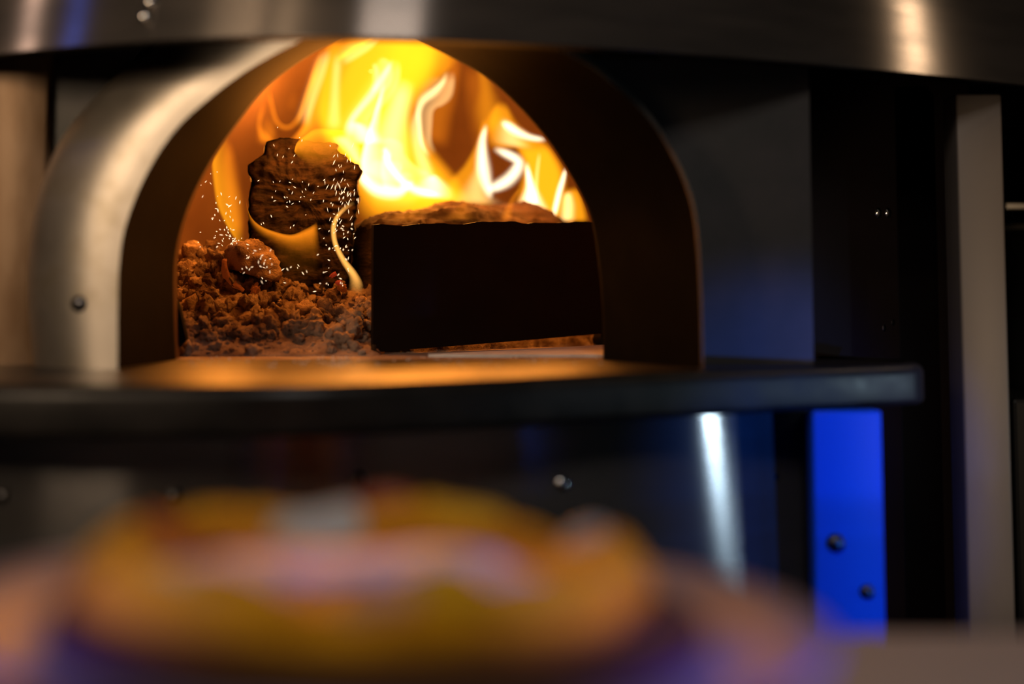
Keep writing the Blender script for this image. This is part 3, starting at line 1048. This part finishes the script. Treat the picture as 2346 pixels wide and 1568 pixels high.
def fire():
    f = empty('wood_fire', (P(1000, 500, 2.25).x, 2.25, HZ + 0.02), 'big yellow and white blaze behind the logs and guard plate', 'fire')
    fl = lambda *a, **k: flame('flame_tongue', *a, f, **k)
    st = fire_streak(f)
    # bodies
    fl([(825, 520), (800, 430), (742, 325), (728, 262), (738, 190), (762, 130), (790, 70), (800, -10)],
       [(1090, 500), (1060, 420), (1000, 345), (962, 285), (958, 250), (985, 212), (1022, 175), (1040, 110), (1045, -10)], 2.33, 0.11, 'flat', fm('yellow', 16), taper=(0.15, 0.06))
    fl([(800, 470), (770, 380), (760, 300), (790, 220), (830, 140), (860, 60), (870, 10)],
       [(1040, 470), (990, 400), (940, 320), (945, 240), (985, 180), (1020, 120), (1010, 10)], 2.36, 0.10, 'soft', fm('yellow', 6), taper=(0.2, 0.1))
    fl([(840, 440), (835, 370), (850, 300), (880, 230), (900, 170)],
       [(960, 440), (950, 370), (945, 310), (950, 250), (960, 190)], 2.29, 0.07, 'soft', fm('pale', 16))
    fl([(1010, 470), (1050, 430), (1085, 380), (1100, 320)], [(1180, 470), (1140, 450), (1120, 400), (1115, 320)], 2.31, 0.06, 'soft', fm('pale', 10))
    fl([(1120, 330), (1130, 290), (1150, 262)], [(1230, 345), (1215, 322), (1190, 296)], 2.31, 0.05, 'soft', fm('pale', 16))
    fl([(735, 330), (712, 260), (722, 170), (742, 60), (745, 0)], [(800, 330), (770, 260), (785, 170), (800, 60), (800, 0)], 2.39, 0.07, 'soft', fm('yellow', 10), taper=(0.2, 0.06))
    fl([(985, 210), (1000, 150), (1000, 80), (990, 0)], [(1040, 150), (1062, 120), (1060, 70), (1040, 0)], 2.40, 0.07, 'soft', fm('yellow', 6), taper=(0.2, 0.06))
    fl([(1085, 320), (1075, 260), (1090, 200), (1085, 140)], [(1175, 290), (1165, 250), (1140, 200), (1110, 140)], 2.40, 0.06, 'soft', fm('yellow', 6))
    fl([(760, 400), (720, 320), (690, 260), (700, 190), (730, 120), (770, 60)],
       [(900, 480), (860, 380), (800, 280), (790, 200), (820, 120), (860, 50)], 2.40, 0.08, 'soft', fm('yellow', 6))
    fl([(860, 480), (850, 400), (880, 300), (900, 220), (930, 140), (960, 60)],
       [(1000, 470), (960, 390), (950, 300), (975, 220), (1020, 160), (1050, 90)], 2.27, 0.06, 'lens', fm('yellow', 6))
    # orange veil behind everything, open at the dark gaps
    fl([(600, 330), (575, 260), (580, 190), (620, 120)], [(640, 330), (625, 260), (615, 200), (640, 100)], 2.44, 0.07, 'lens', fm('orange', 10))
    fl([(650, 335), (692, 290), (706, 220), (722, 150), (742, 60)], [(740, 340), (750, 290), (750, 220), (765, 150), (790, 50)], 2.43, 0.08, 'left', fm('orange', 26), taper=(0.2, 0.06))
    fl([(560, 330), (540, 270), (560, 220), (600, 160)], [(640, 335), (600, 290), (592, 230), (600, 160)], 2.42, 0.06, 'right', fm('orange', 16))
    fl([(640, 250), (655, 200), (670, 150), (690, 100)], [(690, 260), (690, 210), (700, 160), (715, 100)], 2.46, 0.05, 'soft', fm('orange', 3))
    fl([(965, 330), (962, 260), (1000, 200), (1030, 120)], [(1030, 345), (1045, 260), (1055, 190), (1060, 120)], 2.48, 0.06, 'lens', fm('orange', 6))
    fl([(1090, 380), (1070, 300), (1060, 220), (1060, 150)], [(1180, 300), (1165, 255), (1140, 210), (1110, 150)], 2.45, 0.07, 'lens', fm('orange', 3))
    # right-hand body around the dark hole
    fl([(1000, 480), (1020, 420), (1060, 380), (1090, 330), (1105, 270)], [(1140, 480), (1120, 430), (1112, 380), (1110, 330), (1120, 270)], 2.30, 0.07, 'flat', fm('yellow', 10))
    fl([(1130, 350), (1110, 310), (1115, 270), (1140, 230)], [(1260, 330), (1235, 318), (1190, 285), (1160, 235)], 2.30, 0.07, 'flat', fm('yellow', 10))
    fl([(1165, 510), (1185, 440), (1195, 380), (1170, 320)], [(1300, 510), (1300, 420), (1290, 380), (1250, 318)], 2.34, 0.09, 'flat', fm('yellow', 16))
    fl([(1290, 510), (1286, 460), (1300, 432)], [(1350, 510), (1338, 460), (1320, 428)], 2.38, 0.06, 'flat', fm('yellow', 16))
    fl([(820, 500), (830, 465), (850, 440), (900, 430)], [(1150, 520), (1130, 470), (1100, 440), (1000, 420)], 2.20, 0.05, 'soft', fm('yellow', 16))
    # white-hot parts
    fl([(826, 420), (826, 365), (842, 305), (860, 250), (874, 205), (880, 185)], [(905, 430), (880, 370), (872, 310), (876, 250), (884, 205), (886, 185)], 2.22, 0.05, 'left', fm('white', 40))
    fl([(800, 330), (788, 300), (800, 275)], [(900, 330), (870, 300), (830, 282)], 2.25, 0.05, 'soft', fm('white', 26))
    fl([(812, 375), (775, 338), (750, 318)], [(835, 380), (825, 330), (800, 305)], 2.24, 0.05, 'soft', fm('pale', 26))
    fl([(740, 300), (748, 240), (755, 180), (760, 120)], [(790, 300), (785, 240), (785, 180), (790, 125)], 2.28, 0.05, 'soft', fm('pale', 10))
    fl([(880, 440), (872, 395), (876, 348)], [(930, 440), (910, 395), (892, 345)], 2.21, 0.04, 'left', fm('pale', 26))
    fl([(930, 450), (950, 415), (990, 400)], [(1050, 460), (1040, 430), (1000, 400)], 2.21, 0.045, 'soft', fm('white', 26))
    fl([(960, 420), (940, 350), (935, 290), (955, 240)], [(1010, 420), (985, 350), (968, 290), (962, 240)], 2.23, 0.05, 'soft', fm('pale', 16))
    fl([(1171, 508), (1183, 462), (1200, 427), (1200, 375)], [(1280, 508), (1245, 450), (1226, 415), (1210, 368)], 2.24, 0.06, 'soft', fm('white', 40))
    fl([(1275, 508), (1282, 465), (1290, 440)], [(1322, 508), (1322, 470), (1312, 438)], 2.26, 0.05, 'soft', fm('pale', 26))
    st([(900, 138, 3), (878, 176, 7), (854, 213, 8), (828, 245, 7), (808, 272, 7), (800, 298, 9), (800, 320, 6)], 2.19, 0.035, fm('white', 26))
    st([(856, 145, 3), (862, 162, 6), (862, 190, 6), (850, 215, 3)], 2.19, 0.03, fm('pale', 26))
    st([(822, 398, 7), (844, 420, 11), (870, 436, 13), (908, 440, 12), (932, 426, 7), (950, 415, 4)], 2.17, 0.045, fm('white', 40))
    st([(872, 350, 5), (888, 346, 6), (886, 366, 7), (902, 392, 7), (930, 422, 8), (961, 438, 8), (1015, 449, 4)], 2.16, 0.04, fm('white', 40))
    st([(1024, 165, 3), (1014, 190, 5), (996, 210, 8), (970, 228, 8), (960, 253, 6), (961, 288, 5), (966, 330, 4), (985, 360, 3)], 2.20, 0.035, fm('pale', 40))
    st([(1114, 285, 3), (1105, 330, 8), (1108, 388, 13), (1120, 442, 8), (1130, 455, 4)], 2.19, 0.04, fm('white', 40), veil=False)
    st([(1118, 440, 6), (1135, 428, 10), (1165, 412, 12), (1187, 385, 11), (1184, 366, 9), (1158, 352, 8), (1130, 340, 5)], 2.18, 0.045, fm('white', 40), veil=False)
    st([(1148, 278, 4), (1165, 290, 8), (1190, 305, 8), (1215, 315, 6), (1252, 321, 4)], 2.20, 0.04, fm('white', 40), veil=False)
    st([(1296, 385, 2), (1290, 410, 4), (1282, 437, 5), (1272, 480, 5), (1268, 500, 4)], 2.20, 0.035, fm('white', 60), veil=False)
    st([(1236, 350, 2), (1230, 400, 3), (1228, 440, 4), (1226, 480, 5)], 2.21, 0.03, fm('pale', 26), veil=False)
    st([(740, 115, 3), (722, 165, 4), (705, 215, 4), (690, 262, 4), (680, 290, 5)], 2.36, 0.03, fm('yellow', 26))
    st([(858, 78, 3), (830, 98, 5), (800, 118, 5), (770, 140, 4)], 2.26, 0.03, fm('yellow', 40))
    streak('flame_streak', [(612, 190, 3), (620, 235, 4), (630, 275, 5), (648, 293, 5), (670, 290, 5), (690, 260, 4), (708, 205, 4), (730, 130, 3)], 2.36, 0.03, fm('orange', 40), f, kind='left')
    st([(606, 215, 3), (600, 250, 4), (594, 290, 3), (604, 330, 3)], 2.36, 0.025, fm('orange', 26), veil=False)

    fl([(870, 505), (900, 480), (950, 462), (1000, 452)], [(960, 512), (985, 495), (1010, 480), (1040, 455)], 1.93, 0.03, 'soft', fm('amber', 6))
    fl([(1000, 505), (1030, 480), (1060, 460)], [(1100, 505), (1085, 480), (1080, 456)], 1.97, 0.03, 'soft', fm('amber', 6))
    fl([(1140, 508), (1150, 480), (1165, 455), (1185, 430)], [(1178, 508), (1180, 480), (1186, 455), (1196, 430)], 2.0, 0.03, 'soft', fm('amber', 10))
    g = empty('flame', P(540, 560, 2.02), 'tall thin yellow flame rising left of the upright log', 'flame')
    flame('flame_body', [(548, 562), (520, 520), (499, 478), (491, 445), (484, 370), (489, 330), (505, 270), (530, 220)],
          [(562, 565), (560, 520), (560, 490), (557, 448), (541, 395), (530, 350), (524, 300), (532, 220)], 2.04, 0.055, 'left', fm('yellow', 16), g, taper=(0.1, 0.3))
    flame('flame_body', [(530, 540), (510, 480), (498, 400), (510, 320)], [(566, 540), (566, 480), (556, 400), (535, 320)], 2.06, 0.04, 'soft', fm('orange', 10), g)
    g = empty('flame', P(740, 360, 1.90), 'yellow flame licking over the top of the upright log', 'flame')
    flame('flame_body', [(674, 348), (680, 326), (700, 308), (725, 293), (770, 296), (830, 300)], [(676, 352), (690, 368), (712, 382), (740, 385), (780, 372), (832, 350)], 1.885, 0.05, 'left', fm('amber', 26), g, taper=(0.02, 0.35))
    g = empty('flame', P(660, 570, 1.88), 'dim orange flame across the face of the upright log', 'flame')
    flame('flame_body', [(563, 455), (572, 490), (590, 512), (620, 527), (665, 537), (700, 524), (727, 508)], [(563, 480), (570, 510), (590, 540), (622, 562), (660, 580), (700, 600), (736, 605)], 1.865, 0.05, 'edge', fm('orange', 26), g, taper=(0.45, 0.08))
    flame('flame_body', [(620, 530), (665, 540), (700, 528), (727, 510)], [(625, 620), (660, 640), (700, 645), (735, 630)], 1.86, 0.03, 'left', fm('amber', 3), g, taper=(0.4, 0.12))
    g = empty('flame', P(810, 668, 1.83), 'thin curl of pale flame right of the upright log', 'flame')
    streak('flame_body', [(812, 464, 5), (790, 478, 6), (772, 498, 6), (764, 522, 7), (768, 558, 7), (786, 596, 8), (808, 628, 11), (816, 655, 17), (812, 672, 17)], 1.84, 0.034, fm('tan', 40), g, kind='lens', taper=(0.3, 0.25))
fire()

# ------------------------------------------------------------------ sparks
def sparks():
    rng = random.Random(21)
    bm = bmesh.new()
    def spark(px, py, ln, ang, wd, d):
        c = P(px, py, d)
        k = d / F
        u = Vector((math.sin(ang), 0.15, math.cos(ang))).normalized() * (ln * k * 0.5)
        s = Vector((math.cos(ang), 0, -math.sin(ang))) * (wd * k * 0.5)
        t = Vector((0, 1, 0)) * (wd * k * 0.5)
        a, b = bm.verts.new(c + u), bm.verts.new(c - u)
        m_ = [bm.verts.new(c + q) for q in (s, t, -s, -t)]
        for i in range(4):
            bm.faces.new((a, m_[i], m_[(i + 1) % 4]))
            bm.faces.new((b, m_[(i + 1) % 4], m_[i]))
    def cluster(n, cx_, cy_, sx, sy, lmin, lmax, aspread, d0, d1, w_=(1.3, 2.4)):
        for _ in range(int(n * 0.72)):
            spark(rng.gauss(cx_, sx), rng.gauss(cy_, sy), rng.uniform(lmin, lmax), rng.gauss(0.12, aspread), rng.uniform(*w_), rng.uniform(d0, d1))
    cluster(85, 780, 430, 24, 42, 5, 16, 0.3, 1.82, 1.88)
    cluster(50, 655, 450, 40, 45, 3, 9, 0.7, 1.82, 1.88)
    cluster(60, 780, 545, 20, 35, 3, 8, 0.8, 1.80, 1.86, (1.6, 3.0))
    cluster(45, 520, 510, 22, 40, 3, 11, 0.7, 1.85, 1.95, (1.6, 3.0))
    cluster(35, 515, 548, 22, 16, 3, 9, 1.0, 1.82, 1.90, (1.5, 2.8))
    cluster(40, 590, 600, 28, 22, 3, 10, 0.9, 1.76, 1.82)
    cluster(22, 700, 620, 50, 25, 3, 11, 1.0, 1.78, 1.85, (1.5, 2.8))
    cluster(14, 770, 645, 20, 16, 4, 9, 1.0, 1.78, 1.83, (1.5, 2.8))
    cluster(10, 640, 330, 20, 25, 3, 8, 0.4, 1.86, 1.90)
    cluster(10, 480, 430, 10, 30, 3, 8, 0.5, 1.88, 1.95)
    o = from_bm(bm, 'sparks', M['spark'], None, smooth=False)
    tag(o, 'shower of tiny bright sparks around the upright log', 'sparks', kind='stuff')
    # grains of ash spilled on the shelf and sill
    bm = bmesh.new()
    for _ in range(150):
        px = rng.gauss(780, 22) if rng.random() < 0.45 else rng.uniform(420, 1380)
        d = rng.uniform(1.50, 1.70)
        x = (px - 1173) / F * d
        rock(bm, Vector((x, d, HZ + 0.0005)), rng.uniform(0.0006, 0.0016), rng, 1)
    o = from_bm(bm, 'ash_grains', M['pale_tile'], None)
    tag(o, 'scatter of pale ash grains spilled across the sill', 'ash grains', kind='stuff')
sparks()

# ------------------------------------------------------------------ counter, plate and pizza in the foreground
TZ = EYE - 0.215
def table():
    o = empty('serving_counter', (0.0, 0.45, 0.0), 'pale grey-beige counter in the blurred foreground', 'counter')
    bm = bmesh.new()
    box(bm, (-1.1, 0.05, TZ - 0.04), (1.1, 0.905, TZ))
    bevel(bm, 0.004, 2)
    from_bm(bm, 'counter_top', M['table'], o, smooth=False)
    for x in (-1.0, 1.0):
        for y in (0.12, 0.83):
            bm = bmesh.new(); box(bm, (x - 0.03, y - 0.03, 0), (x + 0.03, y + 0.03, TZ - 0.04)); bevel(bm, 0.004, 2)
            from_bm(bm, 'leg', M['post'], o, smooth=False)
table()

PC = Vector((-0.0735, 0.702, EYE - 0.152))
TILT = Matrix.Rotation(math.radians(2.0), 4, 'Y')
def plate():
    c = Vector((-0.058, 0.685, TZ))
    o = empty('serving_plate', c, 'wide pinkish footed plate under the pizza', 'plate')
    h = PC.z - TZ - 0.0125
    bm = bmesh.new()
    NP = 72
    def ring(r, z, wave=0.0):
        out = []
        for i in range(NP):
            a = 2 * math.pi * i / NP
            rr = r * (1 + 0.05 * wave * math.cos(2 * a))
            zz = z + wave * (0.004 * math.exp(-((a - math.pi) / 0.5) ** 2) + 0.002 * math.sin(3 * a + 0.5))
            v = TILT @ Vector((rr * math.cos(a), rr * math.sin(a) * 0.97, zz - h))
            out.append(c + Vector((v.x, v.y, v.z + h)))
        return out
    loft(bm, [ring(0.012, h), ring(0.163, h), ring(0.172, h + 0.003, 0.4), ring(0.184, h + 0.010, 1), ring(0.194, h + 0.013, 1), ring(0.197, h + 0.011, 1), ring(0.193, h + 0.006, 1), ring(0.165, h - 0.006, 0.3), ring(0.05, h - 0.008)], closed=True, cap0=True, cap1=True)
    from_bm(bm, 'dish', M['plate'], o)
    bm = bmesh.new()
    cr = lambda r, z: [c + Vector((r * math.cos(a), r * math.sin(a), z)) for a in [2 * math.pi * i / 40 for i in range(40)]]
    loft(bm, [cr(0.075, 0.0), cr(0.075, 0.006), cr(0.04, 0.02), cr(0.035, h - 0.02), cr(0.055, h - 0.006)], closed=True, cap0=True, cap1=True)
    from_bm(bm, 'foot', M['plate'], o)
plate()

def board():
    bm = bmesh.new()
    def ring(r, z):
        return [PC + (TILT @ Vector((r * math.cos(a), r * 0.96 * math.sin(a), z))) + Vector((0.012, -0.012, 0)) for a in [2 * math.pi * i / 72 for i in range(72)]]
    loft(bm, [ring(0.150, -0.0060), ring(0.153, -0.0045), ring(0.153, -0.0018), ring(0.151, -0.0004), ring(0.01, -0.0004)], closed=True, cap0=True, cap1=True)
    b = from_bm(bm, 'pizza_board', M['board'], None)
    tag(b, 'thin round dark brown board between the pizza and the pinkish plate', 'board')
board()

def top_h(r, a):
    """height of the pizza's top over its base"""
    rim = 0.0165 * math.exp(-((r - 0.121) / 0.013) ** 2) * (1 + 0.25 * math.sin(5 * a + 1) + 0.2 * math.sin(9 * a))
    mid = 0.011 + 0.003 * math.cos(r / 0.12 * 1.5)
    return mid + rim
def pz(x, y, z):
    v = TILT @ Vector((x * 1.02, y * 0.88, z))
    return PC + v
def pizza():
    o = empty('pizza', PC, 'blurred golden pizza with white cheese on the plate', 'pizza')
    NP = 90
    def rad(a): return 0.1385 * (1 + 0.018 * math.sin(3 * a + 0.4) + 0.012 * math.sin(7 * a))
    rings = []
    for k in range(20):
        t = k / 19
        rr = 0.004 + (1 - 0.004) * t
        rings.append([pz(rad(a) * rr * 0.975 * math.cos(a), rad(a) * rr * 0.975 * math.sin(a), top_h(0.1385 * rr * 0.975, a) + 0.0025 * fbm(Vector((rr * 6 * math.cos(a), rr * 6 * math.sin(a), 2)))) for a in [2 * math.pi * i / NP for i in range(NP)]])
    for s, z in ((1.0, 0.010), (0.985, 0.003), (0.95, 0.0)):
        rings.append([pz(rad(a) * s * math.cos(a), rad(a) * s * math.sin(a), z) for a in [2 * math.pi * i / NP for i in range(NP)]])
    bm = bmesh.new()
    loft(bm, rings, closed=True, cap0=True, cap1=True)
    from_bm(bm, 'crust', M['crust'], o)
    bm = bmesh.new()
    sr = []
    for k in range(10):
        rr = 0.004 + 0.108 * k / 9
        sr.append([pz(rr * math.cos(a), rr * math.sin(a), top_h(rr, a) + 0.002 + 0.0028 * fbm(Vector((rr * 70 * math.cos(a), rr * 70 * math.sin(a), 5)))) for a in [2 * math.pi * i / 60 for i in range(60)]])
    sr.append([pz(0.111 * math.cos(a), 0.111 * math.sin(a), top_h(0.111, a) - 0.003) for a in [2 * math.pi * i / 60 for i in range(60)]])
    loft(bm, sr, closed=True, cap0=True)
    from_bm(bm, 'cheese_sauce', M['sauce'], o)
    rng = random.Random(9)
    def patch(name, px, py, rx, ry, m, th, lab=None):
        # where the picture shows it, on the pizza's top
        d = 0.685
        zt = PC.z + 0.014
        d = (EYE - zt) * F / (py - HORIZON)
        x, y = ((px - 1173) / F * d - PC.x) / 1.02, (d - PC.y) / 0.88
        r = math.hypot(x, y)
        if r > 0.128: x, y = x * 0.128 / r, y * 0.128 / r
        off = rng.uniform(0, 99)
        bm = bmesh.new()
        rg = []
        for k in range(1, 8):
            t = k / 7
            ring = []
            for i in range(28):
                a = 2 * math.pi * i / 28
                ww = 1 + 0.22 * noise.noise(Vector((math.cos(a) * 1.5, math.sin(a) * 1.5, off)))
                xx, yy = x + rx * t * ww * math.cos(a), y + ry * t * ww * math.sin(a)
                rr = math.hypot(xx, yy)
                if rr > 0.132: xx, yy = xx * 0.132 / rr, yy * 0.132 / rr
                rr = min(rr, 0.132)
                z = top_h(rr, math.atan2(yy, xx)) + 0.0015 + th * math.sqrt(max(0, 1 - t * t)) - (0.003 if k == 7 else 0)
                ring.append(pz(xx, yy, z))
            rg.append(ring)
        loft(bm, rg, closed=True, cap0=True)
        q = from_bm(bm, name, m, o)
        if lab: q['label'] = lab
    for px, py, rx, ry in ((500, 1318, 0.034, 0.020), (600, 1300, 0.030, 0.022), (735, 1225, 0.026, 0.022), (760, 1300, 0.030, 0.024), (900, 1290, 0.030, 0.022), (1030, 1265, 0.030, 0.018), (1110, 1305, 0.030, 0.018), (960, 1330, 0.026, 0.014)):
        patch('mozzarella_slice', px, py, rx * 1.1, ry * 1.3, M['mozz'], 0.006)
    for px, py, rx, ry in ((870, 1430, 0.017, 0.011), (640, 1345, 0.016, 0.010)):
        patch('ham_slice', px, py, rx, ry, M['ham'], 0.006)
    for px, py, rx, ry in ((860, 1165, 0.026, 0.020), (985, 1390, 0.014, 0.012), (430, 1265, 0.020, 0.018), (720, 1385, 0.014, 0.010)):
        patch('pepperoni_slice', px, py, rx, ry, M['pepperoni'], 0.004)
    for px, py, rx, ry in ((300, 1315, 0.022, 0.024), (1090, 1425, 0.030, 0.011), (1330, 1385, 0.030, 0.020), (1400, 1320, 0.020, 0.020), (1150, 1185, 0.030, 0.022), (560, 1395, 0.024, 0.011), (600, 1190, 0.03, 0.02)):
        patch('golden_cheese_pool', px, py, rx, ry, M['gold'], 0.005)
    patch('mozzarella_slice', 1350, 1255, 0.018, 0.014, M['mozz'], 0.006)
pizza()
